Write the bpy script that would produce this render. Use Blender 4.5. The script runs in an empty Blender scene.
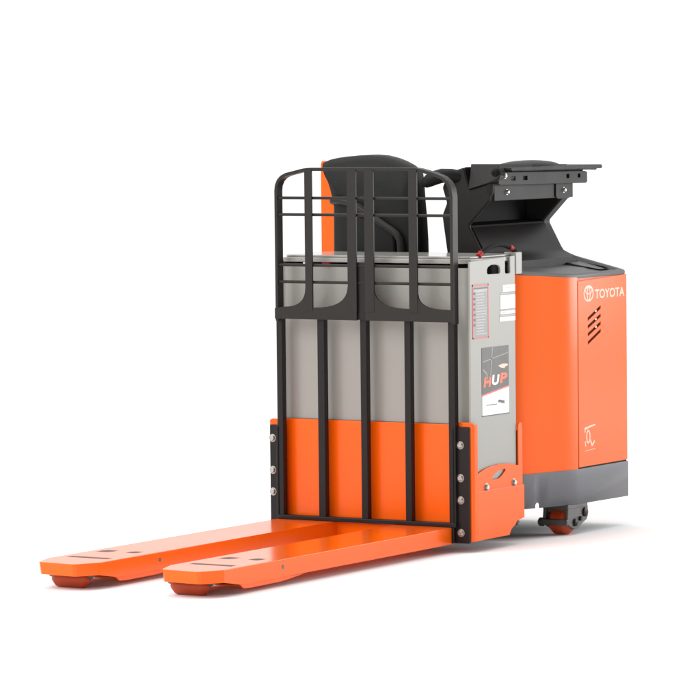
import bpy, bmesh, math, random
from math import radians, sin, cos, pi
from mathutils import Vector, Matrix
from mathutils.geometry import tessellate_polygon

random.seed(4)
GZ = .010        # height of the floor
S = bpy.context.scene
COL = S.collection

# ------------------------------------------------------------------ materials
def mat(name, color, rough=0.4, metal=0.0, spec=0.5, coat=0.0, coat_rough=0.1,
        bump=0.0, bump_scale=200.0, rvar=0.0, cvar=0.0, vscale=6.0):
    m = bpy.data.materials.new(name); m.use_nodes = True
    nt = m.node_tree; b = nt.nodes['Principled BSDF']
    b.inputs['Base Color'].default_value = (*color, 1)
    b.inputs['Roughness'].default_value = rough
    b.inputs['Metallic'].default_value = metal
    b.inputs['Specular IOR Level'].default_value = spec
    b.inputs['Coat Weight'].default_value = coat
    b.inputs['Coat Roughness'].default_value = coat_rough
    tc = nt.nodes.new('ShaderNodeTexCoord')
    if rvar or cvar:
        n = nt.nodes.new('ShaderNodeTexNoise'); n.inputs['Scale'].default_value = vscale
        n.inputs['Detail'].default_value = 2
        nt.links.new(tc.outputs['Object'], n.inputs['Vector'])
        if rvar:
            r = nt.nodes.new('ShaderNodeMapRange')
            r.inputs['From Min'].default_value = .1; r.inputs['From Max'].default_value = .9
            r.inputs['To Min'].default_value = max(.02, rough - rvar); r.inputs['To Max'].default_value = rough + rvar
            nt.links.new(n.outputs['Fac'], r.inputs['Value']); nt.links.new(r.outputs['Result'], b.inputs['Roughness'])
        if cvar:
            mx = nt.nodes.new('ShaderNodeMix'); mx.data_type = 'RGBA'
            mx.inputs[6].default_value = (*[c * (1 - cvar) for c in color], 1)
            mx.inputs[7].default_value = (*[min(1, c * (1 + cvar)) for c in color], 1)
            nt.links.new(n.outputs['Fac'], mx.inputs[0]); nt.links.new(mx.outputs[2], b.inputs['Base Color'])
    if bump:
        n2 = nt.nodes.new('ShaderNodeTexNoise'); n2.inputs['Scale'].default_value = bump_scale
        n2.inputs['Detail'].default_value = 3
        nt.links.new(tc.outputs['Object'], n2.inputs['Vector'])
        bp = nt.nodes.new('ShaderNodeBump'); bp.inputs['Strength'].default_value = bump
        bp.inputs['Distance'].default_value = .002
        nt.links.new(n2.outputs['Fac'], bp.inputs['Height']); nt.links.new(bp.outputs['Normal'], b.inputs['Normal'])
    return m

ORANGE = mat('orange_paint', (.89, .117, .002), .19, spec=.30, rvar=.02, vscale=3)
ORANGE_SIDE = ORANGE
GREY = mat('battery_grey_paint', (.32, .315, .29), .16, spec=.36, rvar=.03, vscale=3)
GREY_LIGHT = mat('light_grey_paint', (.325, .322, .296), .34, spec=.35, rvar=.03, vscale=3)
CHAR = mat('charcoal_powder_coat', (.018, .016, .014), .45, spec=.24, bump=.12, bump_scale=500, rvar=.04)
BLACK = mat('black_coated_steel', (.011, .0085, .0085), .42, spec=.25, bump=.1, bump_scale=400)
PLAST = mat('black_moulded_plastic', (.013, .0112, .0106), .48, spec=.20, bump=.3, bump_scale=420, rvar=.05)
PLAST_D = mat('matt_black_plastic', (.005, .0042, .004), .65, spec=.12, bump=.3, bump_scale=420)
RUB = mat('seat_vinyl', (.009, .0085, .008), .50, spec=.18, bump=.3, bump_scale=260, rvar=.06)
SKIRT = mat('slate_grey_paint', (.128, .137, .152), .34, spec=.5, bump=.05, bump_scale=300, rvar=.03)
LID = mat('lid_grey_plastic', (.075, .075, .073), .45, bump=.3, bump_scale=400)
ZINC = mat('zinc_bolt', (.42, .39, .36), .42, metal=1.0)
CAST = mat('cast_iron_dark', (.085, .085, .08), .40, metal=.3, bump=.4, bump_scale=120, cvar=.3, vscale=30)
POLY = mat('red_brown_polyurethane', (.36, .042, .007), .48, spec=.35, rvar=.05)
WHITE = mat('white_label', (.80, .80, .80), .4)
LGREY = mat('label_grey', (.22, .22, .22), .35, cvar=.2, vscale=60)
DLAB = mat('label_dark_grey', (.070, .066, .060), .4, cvar=.3, vscale=22)
DTXT = mat('label_print', (.10, .10, .10), .5)
SOFT = mat('label_soft_line', (.46, .45, .44), .5)
RED = mat('label_red', (.62, .10, .09), .4)
REDC = mat('cable_red', (.34, .012, .01), .5, spec=.2)
LORANGE = mat('label_orange', (.85, .13, .04), .4)
DECAL = mat('pale_decal', (.88, .52, .40), .35)
SLOT = mat('gap_shade', (.03, .008, .003), .8)  # painted shade for the door seam and the vent slots

# ------------------------------------------------------------------ mesh helpers
class MB:
    def __init__(s): s.bm = bmesh.new()
    def face(s, pts):
        vs = [s.bm.verts.new(p) for p in pts]; return s.bm.faces.new(vs)
    def box(s, x0, x1, y0, y1, z0, z1):
        v = [s.bm.verts.new((x, y, z)) for z in (z0, z1) for y in (y0, y1) for x in (x0, x1)]
        for f in ((0,2,3,1),(4,5,7,6),(0,1,5,4),(2,6,7,3),(0,4,6,2),(1,3,7,5)):
            s.bm.faces.new([v[i] for i in f])
        return s
    def fill(s, R):
        """flat face over a set of closed vertex loops: the first is the outline, the others holes"""
        es = []
        for L in R:
            for i in range(len(L)):
                a, b = L[i], L[(i+1) % len(L)]
                es.append(s.bm.edges.get((a, b)) or s.bm.edges.new((a, b)))
        bmesh.ops.triangle_fill(s.bm, use_beauty=True, use_dissolve=False, edges=es)
    def prism(s, pts, axis, a, b, holes=()):
        """2D outline (holes allowed) extruded along axis from a to b. axis Y: pts=(x,z); X: (y,z); Z: (x,y)"""
        def P(p, t):
            if axis == 'Y': return (p[0], t, p[1])
            if axis == 'X': return (t, p[0], p[1])
            return (p[0], p[1], t)
        loops = [list(pts)] + [list(h) for h in holes]
        A, B = [], []
        for L in loops:
            A.append([s.bm.verts.new(P(p, a)) for p in L]); B.append([s.bm.verts.new(P(p, b)) for p in L])
            n = len(L)
            for i in range(n):
                j = (i + 1) % n
                s.bm.faces.new((A[-1][i], A[-1][j], B[-1][j], B[-1][i]))
        if not holes:
            s.bm.faces.new(A[0][::-1]); s.bm.faces.new(B[0])
        else:
            s.bm.edges.ensure_lookup_table()
            for R in (A, B): s.fill(R)
        return s
    def tube(s, path, r, seg=14, cap=True):
        path = [Vector(p) for p in path]
        rs = r if isinstance(r, (list, tuple)) else [r] * len(path)
        rings = []; up = None
        for i, p in enumerate(path):
            d = (path[min(i + 1, len(path) - 1)] - path[max(i - 1, 0)]).normalized()
            if up is None:
                up = Vector((0, 0, 1)) if abs(d.z) < .9 else Vector((1, 0, 0))
            u = (up - d * up.dot(d)).normalized(); up = u; w = d.cross(u)
            rings.append([s.bm.verts.new(p + (u * cos(2*pi*k/seg) + w * sin(2*pi*k/seg)) * rs[i]) for k in range(seg)])
        for a, b in zip(rings, rings[1:]):
            for k in range(seg):
                s.bm.faces.new((a[k], a[(k+1) % seg], b[(k+1) % seg], b[k]))
        if cap: s.bm.faces.new(rings[0][::-1]); s.bm.faces.new(rings[-1])
        return s
    def lathe(s, c, axis, prof, seg=36):
        """prof = [(t along axis, radius)]"""
        ax = {'X': Vector((1,0,0)), 'Y': Vector((0,1,0)), 'Z': Vector((0,0,1))}[axis]
        u = Vector((0,0,1)) if axis != 'Z' else Vector((1,0,0)); w = ax.cross(u); c = Vector(c)
        rings = [[s.bm.verts.new(c + ax*t + (u*cos(2*pi*k/seg) + w*sin(2*pi*k/seg))*r) for k in range(seg)] for t, r in prof]
        for a, b in zip(rings, rings[1:]):
            for k in range(seg): s.bm.faces.new((a[k], a[(k+1) % seg], b[(k+1) % seg], b[k]))
        s.bm.faces.new(rings[0][::-1]); s.bm.faces.new(rings[-1])
        return s
    def strap(s, path, t, y0, y1):
        """flat bar bent in the XZ plane: thickness t, spanning y0..y1"""
        n = len(path); P = [Vector((p[0], 0, p[1])) for p in path]; L = []
        for i in range(n):
            d = (P[min(i+1, n-1)] - P[max(i-1, 0)]).normalized(); nn = Vector((-d.z, 0, d.x)) * (t/2)
            a, b = P[i] + nn, P[i] - nn
            L.append([s.bm.verts.new((q.x, y, q.z)) for q, y in ((a, y0), (b, y0), (b, y1), (a, y1))])
        for a, b in zip(L, L[1:]):
            for k in range(4): s.bm.faces.new((a[k], a[(k+1) % 4], b[(k+1) % 4], b[k]))
        s.bm.faces.new(L[0][::-1]); s.bm.faces.new(L[-1])
        return s
    def hull(s, pts):
        vs = [s.bm.verts.new(p) for p in pts]
        r = bmesh.ops.convex_hull(s.bm, input=vs)
        return s
    def bolt(s, c, axis, r=.009, h=.007, sgn=1, washer=True):
        if washer: s.lathe(c, axis, [(0, r*1.35), (.0015*sgn, r*1.35)], 20)
        s.lathe(c, axis, [(.001*sgn, r), (h*.6*sgn, r), (h*sgn, r*.72)], 14)
        return s
    def build(s, name, m, parent=None, bevel=0.0, seg=2, angle=35, solid=0.0, smooth=True):
        bmesh.ops.recalc_face_normals(s.bm, faces=s.bm.faces)
        me = bpy.data.meshes.new(name); s.bm.to_mesh(me); s.bm.free()
        me.materials.append(m)
        if smooth:
            for p in me.polygons: p.use_smooth = True
            me.set_sharp_from_angle(angle=radians(angle))
        o = bpy.data.objects.new(name, me); COL.objects.link(o); o.parent = parent
        if solid:
            md = o.modifiers.new('solid', 'SOLIDIFY'); md.thickness = solid; md.offset = -1
        if bevel:
            md = o.modifiers.new('bevel', 'BEVEL'); md.width = bevel; md.segments = seg
            md.limit_method = 'ANGLE'; md.angle_limit = radians(30); md.harden_normals = True
        return o

def text_mesh(body, h, w, m, name, parent, M, ext=.0012, bold=0.0):
    cu = bpy.data.curves.new(name, 'FONT'); cu.body = body; cu.extrude = ext; cu.offset = bold
    t = bpy.data.objects.new(name + '_src', cu)
    COL.objects.link(t)
    dg = bpy.context.evaluated_depsgraph_get(); dg.update()
    me = bpy.data.meshes.new_from_object(t.evaluated_get(dg)); COL.objects.unlink(t); bpy.data.objects.remove(t)
    xs = [v.co.x for v in me.vertices]; ys = [v.co.y for v in me.vertices]
    sx, sy = w / (max(xs) - min(xs)), h / (max(ys) - min(ys)); x0, y0 = min(xs), min(ys)
    for v in me.vertices:
        v.co = M @ Vector(((v.co.x - x0) * sx, (v.co.y - y0) * sy, v.co.z))
    me.materials.clear(); me.materials.append(m); me.name = name
    o = bpy.data.objects.new(name, me); COL.objects.link(o); o.parent = parent
    return o
def side_matrix(x, y, z, shear=0.0):   # writing on a face looking +X, read along +Y
    return Matrix(((0, 0, 1, x), (1, shear, 0, y), (0, 1, 0, z), (0, 0, 0, 1)))

def ell(cy, cz, ry, rz, n=28):
    return [(cy + ry*cos(2*pi*k/n), cz + rz*sin(2*pi*k/n)) for k in range(n)]

# ------------------------------------------------------------------ the truck
truck = bpy.data.objects.new('pallet_truck', None); COL.objects.link(truck)
truck['label'] = 'orange and grey electric ride-on pallet truck with two long forks and a black load backrest'
truck['category'] = 'pallet truck'

# ---- forks
def fork(x0, x1, wheel_c):
    c0, c1 = .050, .105
    def outline(i=0.0, tip=0.0):
        return [(x0+i, .0), (x0+i, -1.46+i), (x0+i, -1.53+i), (x0+.040+i*.6, -1.640+i-tip), (x0+.052, -1.650+i-tip),
                (x1-.056, -1.662+i-tip), (x1-.044-i*.6, -1.655+i-tip), (x1-i, -1.575+i), (x1-i, -1.46+i), (x1-i, .0)]
    cx = (x0+x1)/2
    def slot(a, b, ya, yb, sk=0): return [(a, ya), (b, ya-.002), (b+sk, yb), (a+sk, yb)]
    holes = [slot(cx-.087, cx+.087, -1.472, -1.436),
             [(cx-.090, -1.285), (cx-.046, -1.285), (cx-.034, -1.262), (cx-.034, -1.225), (cx-.078, -1.225), (cx-.090, -1.245)],
             [(cx+.026, -1.270), (cx+.062, -1.275), (cx+.072, -1.258), (cx+.072, -1.222), (cx+.036, -1.218), (cx+.026, -1.236)]]
    w = MB()
    ring = lambda pts, z: [w.bm.verts.new((p[0], p[1], z)) for p in pts]
    def band(A, B, last):
        for i in range(len(A)):
            k = (i+1) % len(A)
            if last or i < len(A)-1: w.bm.faces.new((A[i], A[k], B[k], B[i]))
    def low(v):
        for q in v: q.co.z += .019 * min(1, max(0, (-q.co.y - 1.46) / .07))
        return v
    T = ring(outline(), c1); c = low(ring(outline(0, -.010), .042)); d = low(ring(outline(.009, -.010), .042)); e = ring(outline(.009, -.010), .101)
    H = [ring(h, c1) for h in holes]; G = [ring(h, .101) for h in holes]
    band(T, c, True); band(c, d, True); band(d, e, True)
    for a, b in zip(H, G): band(a, b, True)
    w.fill([T] + H); w.fill([e] + G)
    o = w.build('fork', ORANGE, truck, bevel=.009, seg=4)
    MB().box(x0+.02, x1-.02, -1.50, -1.19, .062, .1043).build('slot_shade_inlay', BLACK, o)  # black inlay just below the top, colours the slots as if in shade
    # skid under the fork
    k = MB()
    prof = [(-1.47, .045), (-1.445, .028), (-1.40, .026), (-1.21, .027), (-1.15, .031), (-1.05, .040)]
    for xa in (x0+.004, x1-.010):
        k.prism(prof, 'X', xa, xa+.006)
    k.box(x0+.012, x1-.012, -1.42, -1.18, .031, .037)
    k.build('skid_plate', ORANGE, o, bevel=.0012)
    wb = MB(); wc = wheel_c; r = .031; wz = r + GZ
    wb.lathe((wc, -1.555, wz), 'X', [(-.078, r-.022), (-.074, r-.016), (-.056, r-.002), (-.05, r), (.05, r), (.056, r-.002), (.074, r-.016), (.078, r-.022)])
    wh = wb.build('load_wheel', POLY, o)
    MB().tube([(wc-.088, -1.555, wz+.012), (wc+.088, -1.555, wz+.012)], .009).build('axle', CAST, wh)
    for xx, sg in ((x0, -1), (x1, 1)):
        MB().lathe((xx, -1.20, .078), 'X', [(0, .0075), (.0012*sg, .0075)], 16).build('pivot_pin', CAST, o)
fork(-.385, -.135, -.268)
fork(.130, .380, .230)

# ---- chassis base around the battery
b = MB()
b.box(-.40, .40, .022, .034, .05, .485)                     # front plate (orange lower half)
b.box(-.376, .374, -.002, .031, .043, .099)                 # heel between the forks
base = b.build('chassis', ORANGE, truck, bevel=.003)
def arc(cx, cy, r, a0, a1, n=6):
    return [(cx + r*cos(radians(a0+(a1-a0)*k/n)), cy + r*sin(radians(a0+(a1-a0)*k/n))) for k in range(n+1)]
# right corner flange: bent plate with rounded upper corner
f = MB()
plan = [(.379, 0.0)] + arc(.448, .012, .012, -90, 0, 5) + [(.460, .034), (.452, .034), (.452, .016), (.448, .008), (.379, .008)]
f.prism(plan, 'Z', .052, .487)
f.prism([(.382, .4866)] + [(.458, .4866), (.455, .4925), (.446, .4955), (.392, .4955), (.384, .492)], 'Y', .0008, .0075)
f.build('corner_post', ORANGE, base, bevel=.0015)
f = MB()
plan = [(-.379, 0.0), (-.379, .008), (-.424, .008), (-.428, .016), (-.428, .034), (-.436, .034)] + arc(-.424, .012, .012, 180, 270, 5)
f.prism(plan, 'Z', .052, .472)
f.prism([(-.382, .4716), (-.434, .4716), (-.430, .480), (-.420, .484), (-.392, .484), (-.384, .480)], 'Y', .0008, .0075)
f.build('corner_post', ORANGE, base, bevel=.0015)
# side panels
sp = [(.030, .053), (.270, .053), (.276, .062), (.285, .074), (.318, .090), (.330, .102), (.386, .109), (.386, .236), (.030, .236)]
f = MB(); f.prism(sp, 'X', .4535, .4605); f.build('side_panel', ORANGE, base, bevel=.0018)
f = MB(); f.prism(sp, 'X', -.4365, -.4295); f.build('side_panel', ORANGE, base, bevel=.0018)
MB().bolt((.4535, .338, .093), 'X', .011, .009).build('bolt', CAST, base)
# rear upstand
f = MB(); f.prism([(.354, .235), (.386, .235), (.386, .452), (.382, .466), (.374, .471), (.362, .470), (.354, .460)], 'X', .448, .4535)
f.box(.30, .4482, .378, .386, .115, .44)
f.build('rear_upstand', ORANGE, base, bevel=.0015)
# lifting hook plate
hp = [(.020, .215), (.364, .215), (.364, .308), (.30, .319), (.25, .3235), (.209, .325), (.15, .322), (.095, .315), (.058, .305), (.036, .296), (.025, .286), (.020, .272)]
f = MB(); f.prism(hp, 'X', .4475, .4533, [[(.150, .277), (.157, .270), (.205, .272), (.230, .282), (.256, .299), (.252, .305), (.205, .303), (.176, .293)]])
hk = f.build('hook_plate', ORANGE, base, bevel=.0012)
for yy, zz in ((.107, .247), (.318, .2475)):
    MB().bolt((.4533, yy, zz), 'X', .0115, .009).build('bolt', ZINC, hk, bevel=.001)
# ---- black bolted brackets
def bracket(x0, x1, z1, bx, zs):
    b = MB(); b.box(x0, x1, -.012, -.0005, .046, z1)
    b.box(x0, x0+.010, -.030, -.0115, .046, z1-.004) if x0 > 0 else b.box(x1-.010, x1, -.030, -.0115, .046, z1-.004)
    o = b.build('backrest_bracket', BLACK, truck, bevel=.003)
    for z in zs: MB().bolt((bx, -.012, z), 'Y', .0112, .009, -1).build('bolt', ZINC, o, bevel=.0015)
bracket(.380, .4475, .479, .4115, (.411, .289, .2065, .085))
bracket(-.4250, -.376, .462, -.4115, (.411, .289, .2065, .085))

# ---- load backrest
rest = bpy.data.objects.new('load_backrest', None); COL.objects.link(rest); rest.parent = truck
path = [(-.366, .86), (-.366, 1.352), (-.3635, 1.372), (-.355, 1.390), (-.341, 1.404), (-.322, 1.413), (-.245, 1.430), (-.225, 1.4325),
        (.245, 1.4325), (.262, 1.430), (.325, 1.414), (.360, 1.401), (.380, 1.385), (.393, 1.362), (.3985, 1.335), (.3985, .86)]
MB().strap(path, .0125, -.044, -.004).build('frame', CHAR, rest, bevel=.0015, angle=50)
for a, c in ((-.236, -.204), (-.049, -.010), (.026, .066), (.218, .254)):
    z0 = .90
    MB().box(a, c, -.048, -.040, z0, 1.431).build('upright', CHAR, rest, bevel=.0012)
for z in (1.325, 1.262, 1.072, 1.008):
    MB().tube([(-.363, -.034, z), (.395, -.034, z)], .0055, 10).build('cross_rod', CHAR, rest)
def fillet(xa, za, xb, zb, n=8):     # concave sweep from a tall side (xa,za) to a low far side (xb,zb)
    out = []
    for k in range(n+1):
        t = k/n; out.append((xa + (xb-xa)*(t**1.9), za + (zb-za)*(1-(1-t)**2.1)))
    return out
lp = [(-.374, .868), (-.0115, .868), (-.0115, .995)] + fillet(-.050, .995, -.203, .913) + [(-.236, .913)] + fillet(-.237, .985, -.336, .914) + [(-.374, .908)]
MB().prism(lp, 'Y', -.0465, -.0385).build('gusset_plate', CHAR, rest, bevel=.0012)
rp = [(.0265, .868), (.0265, .995)] + fillet(.0655, .985, .218, .915) + [(.254, .935)] + fillet(.2545, .970, .372, .915) + [(.405, .912), (.405, .868)]
MB().prism(rp, 'Y', -.0465, -.0385).build('gusset_plate', CHAR, rest, bevel=.0012)
for a, c in ((-.382, -.355), (-.200, -.168), (-.011, .018), (.181, .209), (.369, .398)):
    MB().box(a, c, -.026, .002, .108, .875).build('lower_post', BLACK, rest, bevel=.004, seg=3)
MB().box(-.380, .400, -.032, -.002, .1045, .122).build('bottom_rail', BLACK, rest, bevel=.004, seg=3)

MB().box(-.013, .029, -.037, -.031, .870, 1.085).build('spacer', BLACK, rest)
# ---- battery
bat = MB().box(-.385, .410, .060, .352, .12, 1.074).build('battery', PLAST_D, truck)
fp = MB().box(-.396, .4365, .0365, .0585, .484, 1.066).build('front_panel', GREY, bat, bevel=.003)
oval = [(.140, 1.044), (.146, 1.039), (.232, 1.038), (.239, 1.043), (.239, 1.058), (.230, 1.068), (.205, 1.073), (.172, 1.073), (.148, 1.066), (.140, 1.056)]
pan = [(.010, .22), (.352, .22), (.352, 1.101), (.316, 1.100), (.316, 1.040), (.311, 1.036), (.283, 1.036), (.277, 1.041), (.277, 1.099), (.010, 1.091)]
side = MB().prism(pan, 'X', .4375, .4455, [oval]).build('side_panel', GREY_LIGHT, bat, bevel=.0018)
MB().prism([(.010, .22), (.352, .22), (.352, 1.10), (.010, 1.091)], 'X', -.403, -.3965).build('side_panel', GREY_LIGHT, bat, bevel=.0018)
MB().box(-.39, .42, .353, .365, .2, 1.07).build('rear_panel', GREY_LIGHT, bat, bevel=.002)
# lid: slab with rounded corners and a shallow crown
lid = MB()
lo = [(-.372, .018), (.395, .018), (.428, .045), (.4345, .09), (.4345, .385), (-.385, .385)] + [(-.398, .34), (-.402, .15), (-.395, .07), (-.385, .032)]
lid.prism(lo, 'Z', 1.0815, 1.099); lid.prism([(x*.975, .2 + (y-.2)*.93) for x, y in lo], 'Z', 1.0985, 1.108)
lid.build('lid', GREY, bat, bevel=.004, seg=3)
MB().box(.395, .4475, .3575, .405, 1.030, 1.113).build('corner_block', GREY_LIGHT, bat, bevel=.003)
# cable lying in an arch over the right edge
cpts = [(.420, .120 + .30*t, 1.106 + .040*sin(pi*t)**.8) for t in [i/14 for i in range(15)]]
cb = MB().tube(cpts, .0105).build('cable', PLAST_D, bat)
for i, j in ((0, 1), (11, 12)):
    MB().tube([(p[0], p[1]-.001, p[2]) for p in cpts[i:j+1]], .0110).build('cable_sleeve', REDC, cb)
t = MB(); t.box(-.205, -.175, .024, .045, 1.068, 1.081); t.build('terminal', REDC, bat, bevel=.002)
t = MB(); t.box(-.29, -.268, .024, .045, 1.068, 1.081); t.build('terminal', WHITE, bat, bevel=.002)

# ---- labels on the battery side
X = .4455
def lab(name, m, y0, y1, z0, z1, d, parent): return MB().box(X+d-.0006, X+d, y0, y1, z0, z1).build(name, m, parent)
w = lab('warning_label', LGREY, .030, .143, .806, 1.000, .0010, side); w['label'] = 'narrow grey label with a red outline'
q = MB()
for y0, y1, z0, z1 in ((.026, .147, .999, 1.0045), (.026, .147, .803, .8075), (.026, .031, .803, 1.004), (.142, .147, .803, 1.004)):
    q.box(X+.0006, X+.0016, y0, y1, z0, z1)
for k in range(6): q.box(X+.0006, X+.0017, .031, .043, .842+k*.020, .848+k*.020)
q.build('red_outline', RED, side)
q = MB()
for k in range(7): q.box(X+.0006, X+.0018, .034, .046, .850+k*.0195, .858+k*.0195)
q.box(X+.0006, X+.0017, .036, .139, .988, .992)
q.build('printing', DTXT, side)
q = MB()
for k in range(16):
    zz = .978 - k*.0105; q.box(X+.0006, X+.0016, .052, .052 + random.uniform(.055, .083), zz-.0022, zz+.0022)
q.box(X+.0006, X+.0017, .036, .135, .979, .986)
q.build('printing', SOFT, side)
q = MB()
for y0, z0, z1 in ((.256, .968, .994), (.238, .904, .956), (.238, .885, .8965), (.231, .858, .874)):
    q.box(X+.0004, X+.0012, y0, .351, z0, z1)
q.build('rating_label', WHITE, side)
q = MB()
for y0, z0, z1 in ((.240, .960, .9635), (.236, .8985, .9012), (.231, .8775, .8815), (.27, .982, .984), (.245, .889, .891)):
    q.box(X+.0006, X+.0016, y0, .351, z0, z1)
q.build('printing', SOFT, side)
# large two-part label
hl = MB().prism([(.092, .592), (.092, .7665), (.297, .7665), (.297, .617)], 'X', X+.0002, X+.0012).build('maker_label', DLAB, side)
hl['label'] = 'large label, dark grey above with HUP lettering and white below'
MB().prism([(.094, .514), (.297, .5135), (.297, .611), (.094, .586)], 'X', X+.0002, X+.0012).build('white_field', WHITE, hl)
MB().prism([(.092, .586), (.297, .611), (.297, .617), (.092, .592)], 'X', X+.0003, X+.0013).build('red_stripe', RED, hl)
MB().box(X+.0001, X+.0008, .090, .301, .5095, .5145).build('edge', DTXT, hl)
q = MB()
for pts in ([(.10, .712), (.29, .738), (.29, .742), (.10, .716)], [(.168, .765), (.176, .765), (.160, .66), (.154, .66)], [(.10, .69), (.13, .672), (.143, .635), (.138, .635), (.125, .666), (.10, .682)]):
    q.prism(pts, 'X', X+.0008, X+.0016)
q.build('pattern', LGREY, hl)
q = MB(); q.prism([(.215, .694), (.25, .700), (.285, .698), (.290, .692), (.27, .688), (.262, .682), (.235, .686)], 'X', X+.0008, X+.0018)
q.build('emblem', DECAL, hl)
for ch, y0, m in (('H', .102, LORANGE), ('U', .164, WHITE), ('P', .226, LORANGE)):
    text_mesh(ch, .038, .052, m, 'letter', hl, side_matrix(X+.0010, y0, .619 + (y0-.1)*.07, .22), .0009, .045)
MB().box(X+.0006, X+.0017, .125, .205, .5495, .5525).build('printing', DTXT, hl)
q = MB(); q.box(X+.0006, X+.0017, .215, .2325, .556, .566)
q.prism([(.232, .554), (.262, .550), (.262, .561), (.232, .5645)], 'X', X+.0006, X+.0018); q.build('printing', DTXT, hl)

# ---- rear body (drive end)
XS = .490
def ztop(x): return 1.002 + .24*max(0.0, .49 - max(x, .25))
nose = [(-.02, .42), (.384, .42), (.400, .438), (.414, .475), (.434, .545), (.450, .600), (.4595, .632), (.4685, .660), (.4765, .686), (.483, .710), (.4875, .734), (XS, .757)]
nose2 = nose + [(XS, .762), (XS-.007, .7625), (XS-.007, 1.168), (.474, 1.180), (.25, 1.180), (-.474, 1.180), (-.49, 1.164), (-.49, .80), (-.02, .80)]
def walls(outline, z0f, z1f, cap_top=False, cap_bot=False):
    m = MB(); n = len(outline)
    A = [m.bm.verts.new((x, y, z0f(x))) for x, y in outline]; B = [m.bm.verts.new((x, y, z1f(x))) for x, y in outline]
    for i in range(n):
        j = (i+1) % n; m.bm.faces.new((A[i], A[j], B[j], B[i]))
    if cap_top: m.bm.faces.new(B)
    if cap_bot: m.bm.faces.new(A[::-1])
    return m
body = walls(nose2, lambda x: .262, ztop).build('body', ORANGE, truck, angle=24)
# door
dholes = []
for za, zb in ((.837, .879), (.807, .847), (.777, .817), (.745, .788)):
    dholes.append([(.845, za-.0075), (.952, zb-.0065), (.952, zb+.0065), (.845, za+.0055)])
dtop = ztop(XS) - .004
door = MB().prism([(.7675, .268), (1.164, .268), (1.168, .273), (1.168, dtop), (.7675, dtop-.012)], 'X', XS-.0055, XS+.001, dholes).build('door', ORANGE_SIDE, body, bevel=.0012)
MB().box(XS-.0068, XS-.0062, .835, .962, .73, .89).build('vent_shade_sheet', SLOT, door)  # dark sheet painted as the shade behind the vent slots
q = MB()
for k, (za, zb) in enumerate(((.837, .879), (.807, .847), (.777, .817))):
    yy = .915; zz = za + (zb-za)*.66
    q.bolt((XS-.0062, yy, zz), 'X', .006, .006, 1, False)
q.build('bolt', ZINC, door)  # pale bits in the vents, imitating bright reflections
q = MB(); q.box(XS-.0069, XS-.0035, .7628, .7672, .262, dtop-.01); q.box(XS-.0069, XS-.0035, .7628, 1.167, .2625, .2675)
q.build('seam_shade_strip', SLOT, body)  # dark strips laid in the seam as its painted shade
# wordmark and emblem
text_mesh('TOYOTA', .036, .245, DECAL, 'wordmark', door, side_matrix(XS+.0012, .903, .913), .0008, .022)
q = MB(); cy, cz = .851, .936
def ringm(cy, cz, ry, rz, t, dx=0): q.prism(ell(cy, cz, ry, rz), 'X', XS+.0006, XS+.002+dx, [ell(cy, cz, ry-t, rz-t*.8)])
ringm(cy, cz, .041, .032, .0075); ringm(cy, cz-.002, .0155, .027, .0062, .0003); ringm(cy, cz+.011, .030, .0150, .0058, .0006)
q.build('emblem', DECAL, door)
q = MB()
q.prism([(.812, .418), (.856, .424), (.900, .428), (.900, .422), (.858, .417), (.818, .410), (.818, .400), (.812, .400)], 'X', XS+.0006, XS+.0016)
q.prism(ell(.842, .382, .017, .027, 20), 'X', XS+.0006, XS+.0016, [ell(.842, .382, .010, .020, 20)])
q.prism([(.853, .372), (.860, .372), (.874, .352), (.893, .366), (.897, .360), (.876, .342), (.868, .344)], 'X', XS+.0006, XS+.0016)
q.prism([(.815, .366), (.821, .366), (.822, .345), (.816, .344)], 'X', XS+.0006, XS+.0016)
q.prism([(.815, .329), (.900, .333), (.900, .331), (.815, .327)], 'X', XS+.0006, XS+.0016)
q.build('marking', DECAL, door)
# skirt
def skirt_outline():
    out = []
    for (x, y) in nose[:-1]: out.append((x+.003, y-.001, .130))
    out = [(-.02, .417, .130), (.386, .417, .130), (.403, .436, .130), (.417, .474, .130)]
    def L(t): return (.417 + (.437-.417)*t, .474 + (.545-.474)*t)
    for t, dz in ((.70, 0), (.705, .013), (.80, .020), (.95, .020)): out.append((*L(t), .130+dz))
    out += [(.4378, .549, .143), (.4379, .5495, .129)]
    out += [(.453, .600, .129), (.4625, .632, .129), (.4715, .660, .129), (.4795, .686, .129), (.486, .710, .129), (.4905, .734, .128), (.493, .757, .128), (.493, 1.170, .124), (.478, 1.184, .124),
            (-.478, 1.184, .124), (-.493, 1.170, .124), (-.493, .44, .13), (-.48, .417, .13)]
    return out
so = skirt_outline(); m = MB(); n = len(so)
A = [m.bm.verts.new((x, y, z)) for x, y, z in so]; B = [m.bm.verts.new((x, y, .2625)) for x, y, z in so]
for i in range(n):
    j = (i+1) % n; m.bm.faces.new((A[i], A[j], B[j], B[i]))
m.bm.faces.new(B)
m.build('skirt', SKIRT, truck, angle=24, solid=.006)
MB().box(-.45, .40, .44, 1.15, .150, .158).build('under_tray', BLACK, truck)

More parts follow.
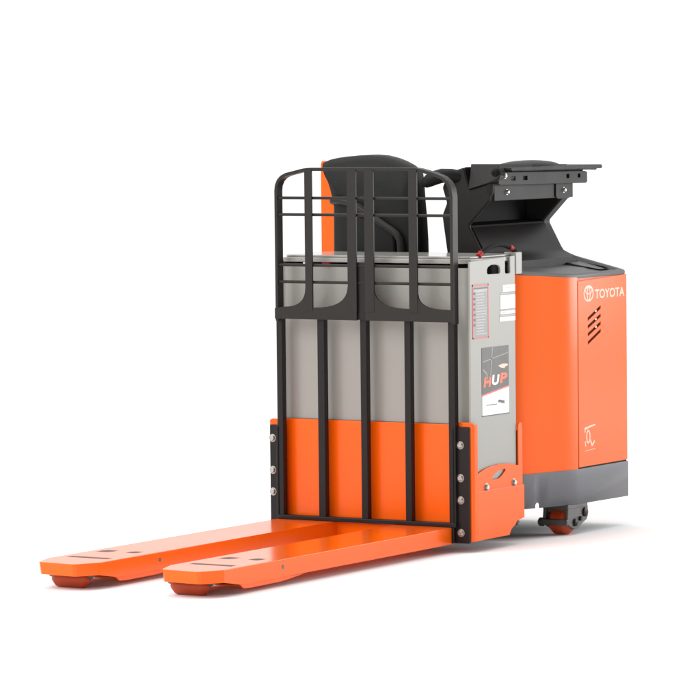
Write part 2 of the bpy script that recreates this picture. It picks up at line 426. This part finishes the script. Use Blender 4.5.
# lid of the drive end
lo = [(.0, .43), (.378, .425), (.396, .442), (.411, .480), (.431, .548), (.447, .603), (.457, .634), (.466, .662), (.474, .688), (.4805, .711), (.485, .735), (.4865, .757), (.4865, 1.160), (.472, 1.176), (.25, 1.176), (.0, 1.176)]
cxm, cym = .25, .80
def ringpts(s, dz):
    r = []
    for x, y in lo:
        X2, Y2 = cxm + (x-cxm)*s, cym + (y-cym)*s
        r.append((X2, Y2, ztop(X2) + dz))
    return r
m = MB(); rings = [ringpts(1.0, -.006), ringpts(1.006, .004), ringpts(1.0, .010), ringpts(.965, .0125), ringpts(.93, .010), ringpts(.90, .000), ringpts(.80, .001), ringpts(.6, .001)]
V = [[m.bm.verts.new(p) for p in r] for r in rings]
for a, c in zip(V, V[1:]):
    for i in range(len(lo)):
        j = (i+1) % len(lo); m.bm.faces.new((a[i], a[j], c[j], c[i]))
m.bm.faces.new(V[-1])
lid2 = m.build('top_cover', LID, truck, angle=60)
MB().prism([(-.486, .804), (.02, .804), (.02, 1.175), (-.472, 1.175), (-.486, 1.162)], 'Z', 1.052, 1.068).build('deck', LID, truck, bevel=.004)
# dark pocket behind the console, sunk in the cover
pk = [(.17, 1.01), (.405, 1.02), (.440, 1.05), (.440, 1.125), (.415, 1.145), (.17, 1.145)]
m = MB(); zs = lambda x: ztop(x) + .006
A = [m.bm.verts.new((x, y, zs(x))) for x, y in pk]
B = [m.bm.verts.new((.30+(x-.30)*.93, 1.09+(y-1.09)*.86, zs(x)+.001)) for x, y in pk]
Cc = [m.bm.verts.new((.30+(x-.30)*.90, 1.09+(y-1.09)*.8, zs(x)-.014)) for x, y in pk]
for P, Q in ((A, B), (B, Cc)):
    for i in range(6): j = (i+1) % 6; m.bm.faces.new((P[i], P[j], Q[j], Q[i]))
m.bm.faces.new(Cc)
m.build('storage_pocket', PLAST_D, lid2, angle=30)

# ---- operator console
tw = [(.085, 1.02), (.052, 1.245), (.073, 1.293), (.054, 1.352), (.070, 1.385), (.097, 1.414), (.150, 1.430), (.159, 1.395), (.176, 1.348), (.267, 1.372), (.265, 1.305), (.258, 1.296), (.176, 1.212), (.173, 1.204),
      (.176, 1.196), (.226, 1.106), (.236, 1.092), (.262, 1.080), (.300, 1.066), (.302, 1.02)]
deep = [(.085, 1.02), (.052, 1.245), (.073, 1.293), (.054, 1.352), (.070, 1.385), (.097, 1.414), (.150, 1.430), (.159, 1.395), (.176, 1.348), (.267, 1.372), (.265, 1.350), (.12, 1.35),
        (.10, 1.30), (.10, 1.215), (.172, 1.206), (.176, 1.196), (.226, 1.106), (.236, 1.092), (.262, 1.080), (.300, 1.066), (.302, 1.02)]
con = MB().prism(tw, 'Y', .485, .503).build('console', PLAST, truck, bevel=.012, seg=4)
MB().prism(deep, 'Y', .5025, 1.075).build('cavity', PLAST_D, con)  # blacker than the console, so shade in the opening is put into colour
MB().prism(tw, 'Y', 1.0745, 1.130).build('rear_wall', PLAST, con, bevel=.008, seg=3)
MB().prism([(.170, 1.2005), (.180, 1.197), (.2305, 1.1065), (.2395, 1.0945), (.265, 1.083), (.304, 1.067), (.304, 1.02), (.17, 1.02)], 'Y', .504, 1.074).build('foot', PLAST, con, angle=50)
# cap with a sloping front
MB().hull([(.172, .474, 1.345), (.266, .474, 1.371), (.154, .532, 1.4415), (.276, .532, 1.4415), (.302, .500, 1.395), (.296, .492, 1.374),
           (.154, 1.1, 1.430), (.270, 1.1, 1.430), (.284, .62, 1.395), (.172, 1.1, 1.345), (.266, 1.1, 1.371)]).build('cap', PLAST, con, bevel=.006, seg=3)
# rounded column edge under the cap
MB().tube([(.258, .500, 1.368), (.256, .500, 1.335), (.252, .502, 1.306)], [.017, .017, .010], 16).build('column_edge', PLAST, con)
# side wall below the tray, and its tab
wl = MB().box(.266, .2735, .505, 1.136, 1.300, 1.371).build('side_wall', PLAST, con, bevel=.003)
MB().prism([(.985, 1.366), (1.115, 1.366), (1.120, 1.318), (1.09, 1.296), (1.00, 1.296), (.985, 1.305)], 'X', .2735, .2795).build('tab', PLAST, con, bevel=.002)
for yy, zz, xx in ((.602, 1.333, .2735), (1.048, 1.330, .2795)):
    MB().bolt((xx, yy, zz), 'X', .0085, .010).build('bolt', ZINC, con, bevel=.001)
# grip at the left end
gp = MB().tube([(-.012, .452, 1.362), (-.002, .452, 1.368), (.018, .452, 1.380), (.040, .455, 1.390), (.068, .462, 1.398), (.10, .480, 1.398), (.135, .515, 1.39)],
               [.007, .019, .026, .028, .028, .027, .024], 18).build('hand_grip', RUB, con)
# tray, rail and pad
tray = MB()
tray.prism([(.560, 1.4155), (1.292, 1.4095), (1.300, 1.4125), (1.300, 1.4205), (1.292, 1.4255), (.560, 1.4260)], 'X', .130, .318)
tray = tray.build('tray', PLAST, truck, bevel=.002)
MB().prism([(.57, 1.413), (1.20, 1.408), (1.255, 1.404), (1.262, 1.410), (1.262, 1.4145), (.57, 1.4165)], 'X', .140, .314).build('tray_edge', PLAST, tray, bevel=.0015)
rl = [(.500, 1.366), (.512, 1.361), (1.200, 1.354), (1.212, 1.358), (1.212, 1.398), (1.190, 1.402), (.512, 1.410), (.500, 1.400)]
hs = [[(y, 1.377), (y+l, 1.377), (y+l, 1.392), (y, 1.392)] for y, l in ((.595, .035), (.690, .035), (1.04, .024), (1.135, .020))]
MB().prism(rl, 'X', .2900, .2965, hs).build('rail', PLAST, tray, bevel=.0015)
MB().box(.150, .289, .56, 1.19, 1.372, 1.409).build('rail_core', PLAST_D, tray)
MB().bolt((.2965, .548, 1.396), 'X', .009, .007).build('bolt', ZINC, tray, bevel=.001)
MB().lathe((.280, .525, 1.405), 'Y', [(-.03, .010), (-.02, .020), (.02, .021), (.04, .012)], 18).build('knob', PLAST_D, tray)
m = MB(); N, Mr = 32, 8
rows = []
for i in range(Mr+1):
    a = (pi/2)*i/Mr
    rows.append([m.bm.verts.new((.205 + .085*cos(a)*cos(2*pi*k/N), .898 + .205*cos(a)*sin(2*pi*k/N), 1.4255 + .024*sin(a))) for k in range(N)] if i < Mr else [m.bm.verts.new((.205, .898, 1.4495))])
for i in range(Mr-1):
    for k in range(N): m.bm.faces.new((rows[i][k], rows[i][(k+1) % N], rows[i+1][(k+1) % N], rows[i+1][k]))
for k in range(N): m.bm.faces.new((rows[Mr-1][k], rows[Mr-1][(k+1) % N], rows[Mr][0]))
m.bm.faces.new(rows[0][::-1])
m.build('arm_pad', RUB, tray, angle=60)

# ---- operator backrest
sil = [(-.414, 1.02), (-.412, 1.284), (-.418, 1.315), (-.430, 1.362), (-.446, 1.410), (-.466, 1.450), (-.440, 1.460), (-.405, 1.467), (-.358, 1.4725), (-.30, 1.477), (-.245, 1.479),
       (-.195, 1.476), (-.150, 1.466), (-.112, 1.453), (-.080, 1.438), (-.056, 1.422), (-.046, 1.405), (-.041, 1.360), (-.037, 1.30), (-.031, 1.24), (-.026, 1.15), (-.024, 1.02)]
m = MB(); cxx, czz = -.21, 1.16
def sring(s, y, drop=0): return [m.bm.verts.new((cxx+(x-cxx)*s, y, czz+(z-czz)*(s if z > czz else 1) - drop*max(0, (z-1.3)/.18))) for x, z in sil]
R = [sring(.99, .52), sring(1.0, .512), sring(1.0, .475), sring(.985, .452), sring(.955, .436, .012), sring(.90, .426, .02), sring(.7, .420, .02), sring(.4, .418, .01)]
for a, c in zip(R, R[1:]):
    for i in range(len(sil)):
        j = (i+1) % len(sil); m.bm.faces.new((a[i], a[j], c[j], c[i]))
m.bm.faces.new(R[0][::-1]); m.bm.faces.new(R[-1])
seat = m.build('operator_backrest', RUB, truck, angle=50)
op = [(-.492, .16), (-.492, 1.440), (-.488, 1.453), (-.480, 1.455), (-.36, 1.450), (-.12, 1.41), (-.06, 1.36), (-.06, .16)]
MB().prism(op, 'Y', .484, .510).build('shell', ORANGE, seat, bevel=.004, seg=3)
hb = [(-.405, .432, 1.300), (-.385, .405, 1.303), (-.35, .400, 1.303), (-.315, .400, 1.297), (-.285, .400, 1.286), (-.255, .400, 1.270), (-.225, .400, 1.252), (-.19, .400, 1.231), (-.15, .400, 1.207),
      (-.118, .400, 1.189), (-.098, .400, 1.174), (-.086, .400, 1.155), (-.082, .400, 1.130), (-.080, .402, 1.07)]
MB().tube(hb, .0145, 14).build('grab_handle', CHAR, seat)
MB().tube([(-.125, .412, 1.187), (-.118, .412, 1.15), (-.116, .412, 1.07)], .007, 10).build('handle_stay', PLAST_D, seat)
MB().hull([(-.285, .39, 1.262), (-.235, .39, 1.238), (-.285, .43, 1.232), (-.235, .43, 1.215), (-.262, .388, 1.295), (-.228, .388, 1.272), (-.25, .43, 1.29)]).build('handle_clamp', PLAST, seat, bevel=.004)

# ---- casters
def caster(cx):
    sg = 1 if cx > 0 else -1
    h = MB()
    pl = [(.690, .130), (.842, .130), (.850, .112), (.850, .074), (.840, .062), (.806, .050), (.784, .040), (.765, .032), (.735, .032), (.700, .046), (.684, .056), (.684, .080)]
    a0, a1 = (cx-.058, cx+.052) if cx > 0 else (cx-.052, cx+.058)
    for xa in (a0, a1-.012): h.prism(pl, 'X', xa, xa+.012)
    h.box(a0-.001, a1+.001, .686, .846, .112, .1285)
    h.box(a0+.012, a1-.012, .70, .712, .098, .113)
    o = h.build('caster', CAST, truck, bevel=.003)
    c = MB(); c.box(a0-.004, a1+.002, .674, .688, .050, .074); c.build('cross_bar', CAST, o, bevel=.004)
    MB().lathe((a0 if sg > 0 else a1, .690, .060), 'X', [(0, .017), (-.014*sg, .017), (-.019*sg, .012)], 16).build('knob', CAST, o)
    w = MB(); r = .055
    w.lathe((cx, .735, r+GZ), 'X', [(-.043, .020), (-.0425, r-.022), (-.040, r-.014), (-.024, r-.001), (.024, r-.001), (.040, r-.014), (.0425, r-.022), (.043, .020)])
    w.build('wheel', POLY, o)
    b = MB()
    for yy, zz, rr in ((.742, .058, .015), (.822, .092, .018), (.782, .070, .009)):
        xx = a1 if sg > 0 else a0
        b.lathe((xx, yy, zz), 'X', [(0, rr), (.006*sg, rr), (.009*sg, rr*.7)], 18)
    b.build('bolt', BLACK, o)
caster(.432)
caster(-.432)
d = MB().lathe((0, .95, .115+GZ), 'X', [(-.05, .05), (-.045, .105), (-.038, .115), (.038, .115), (.045, .105), (.05, .05)], 48).build('drive_wheel', PLAST_D, truck)

# ------------------------------------------------------------------ setting
fl = MB(); fl.face([(-60, -60, GZ), (60, -60, GZ), (60, 60, GZ), (-60, 60, GZ)])
FLOOR = mat('white_floor', (.97, .97, .97), .85, spec=.1)
fo = fl.build('floor', FLOOR, smooth=False); fo['kind'] = 'structure'

# world: bright white studio, dimmer behind the camera
W = bpy.data.worlds.new('World'); S.world = W; W.use_nodes = True; nt = W.node_tree
bg = nt.nodes['Background']; tc = nt.nodes.new('ShaderNodeTexCoord')
dot = nt.nodes.new('ShaderNodeVectorMath'); dot.operation = 'DOT_PRODUCT'
dv = Vector((.88, -.47, 0)).normalized(); dot.inputs[1].default_value = dv
nt.links.new(tc.outputs['Generated'], dot.inputs[0])
mr = nt.nodes.new('ShaderNodeMapRange'); mr.interpolation_type = 'SMOOTHSTEP'
mr.inputs['From Min'].default_value = .35; mr.inputs['From Max'].default_value = .82
mr.inputs['To Min'].default_value = 1.22; mr.inputs['To Max'].default_value = .12
nt.links.new(dot.outputs['Value'], mr.inputs['Value']); nt.links.new(mr.outputs['Result'], bg.inputs['Strength'])
bg.inputs['Color'].default_value = (1, 1, 1, 1)

def area(name, loc, target, size, power):
    l = bpy.data.lights.new(name, 'AREA'); l.shape = 'RECTANGLE'; l.size, l.size_y = size; l.energy = power
    o = bpy.data.objects.new(name, l); COL.objects.link(o); o.location = loc
    o.rotation_euler = (Vector(target) - Vector(loc)).to_track_quat('-Z', 'Y').to_euler(); return o
area('softbox_top', (-.5, .3, 4.6), (0, 0, 0), (4, 4), 80)
area('softbox_key', (-2.5, -5.2, 4.4), (0, 0, .6), (4.0, 4.0), 215)
area('fill_low', (2.6, -6.6, .9), (-.2, -.6, 0), (2.4, 1.0), 60)  # added fill, lightens the shadow under the forks
area('softbox_side', (5.5, 6.5, 1.9), (.2, .8, .7), (3.4, 3.0), 300)

# ------------------------------------------------------------------ camera
CAMF, YAW, PITCH, ROLL = 4237.4, 31.3707, 3.4984, -.59036
cd = bpy.data.cameras.new('Camera'); cam = bpy.data.objects.new('Camera', cd); COL.objects.link(cam); S.camera = cam
cd.sensor_width = 36; cd.lens = CAMF/700*36; cd.clip_end = 500; cd.clip_start = .1
y, p, r = radians(YAW), radians(PITCH), radians(ROLL)
fw = Vector((-sin(y)*cos(p), cos(y)*cos(p), -sin(p))); rt = fw.cross(Vector((0, 0, 1))).normalized(); up = rt.cross(fw)
r2 = rt*cos(r) + up*sin(r); u2 = -rt*sin(r) + up*cos(r)
Mx = Matrix((r2, u2, -fw)).transposed().to_4x4(); Mx.translation = Vector((8.20931, -13.57973, 1.72554))
cam.matrix_world = Mx

S.view_settings.view_transform = 'Standard'; S.view_settings.look = 'None'
S.view_settings.exposure = 0; S.view_settings.gamma = 1
S.cycles.use_denoising = True
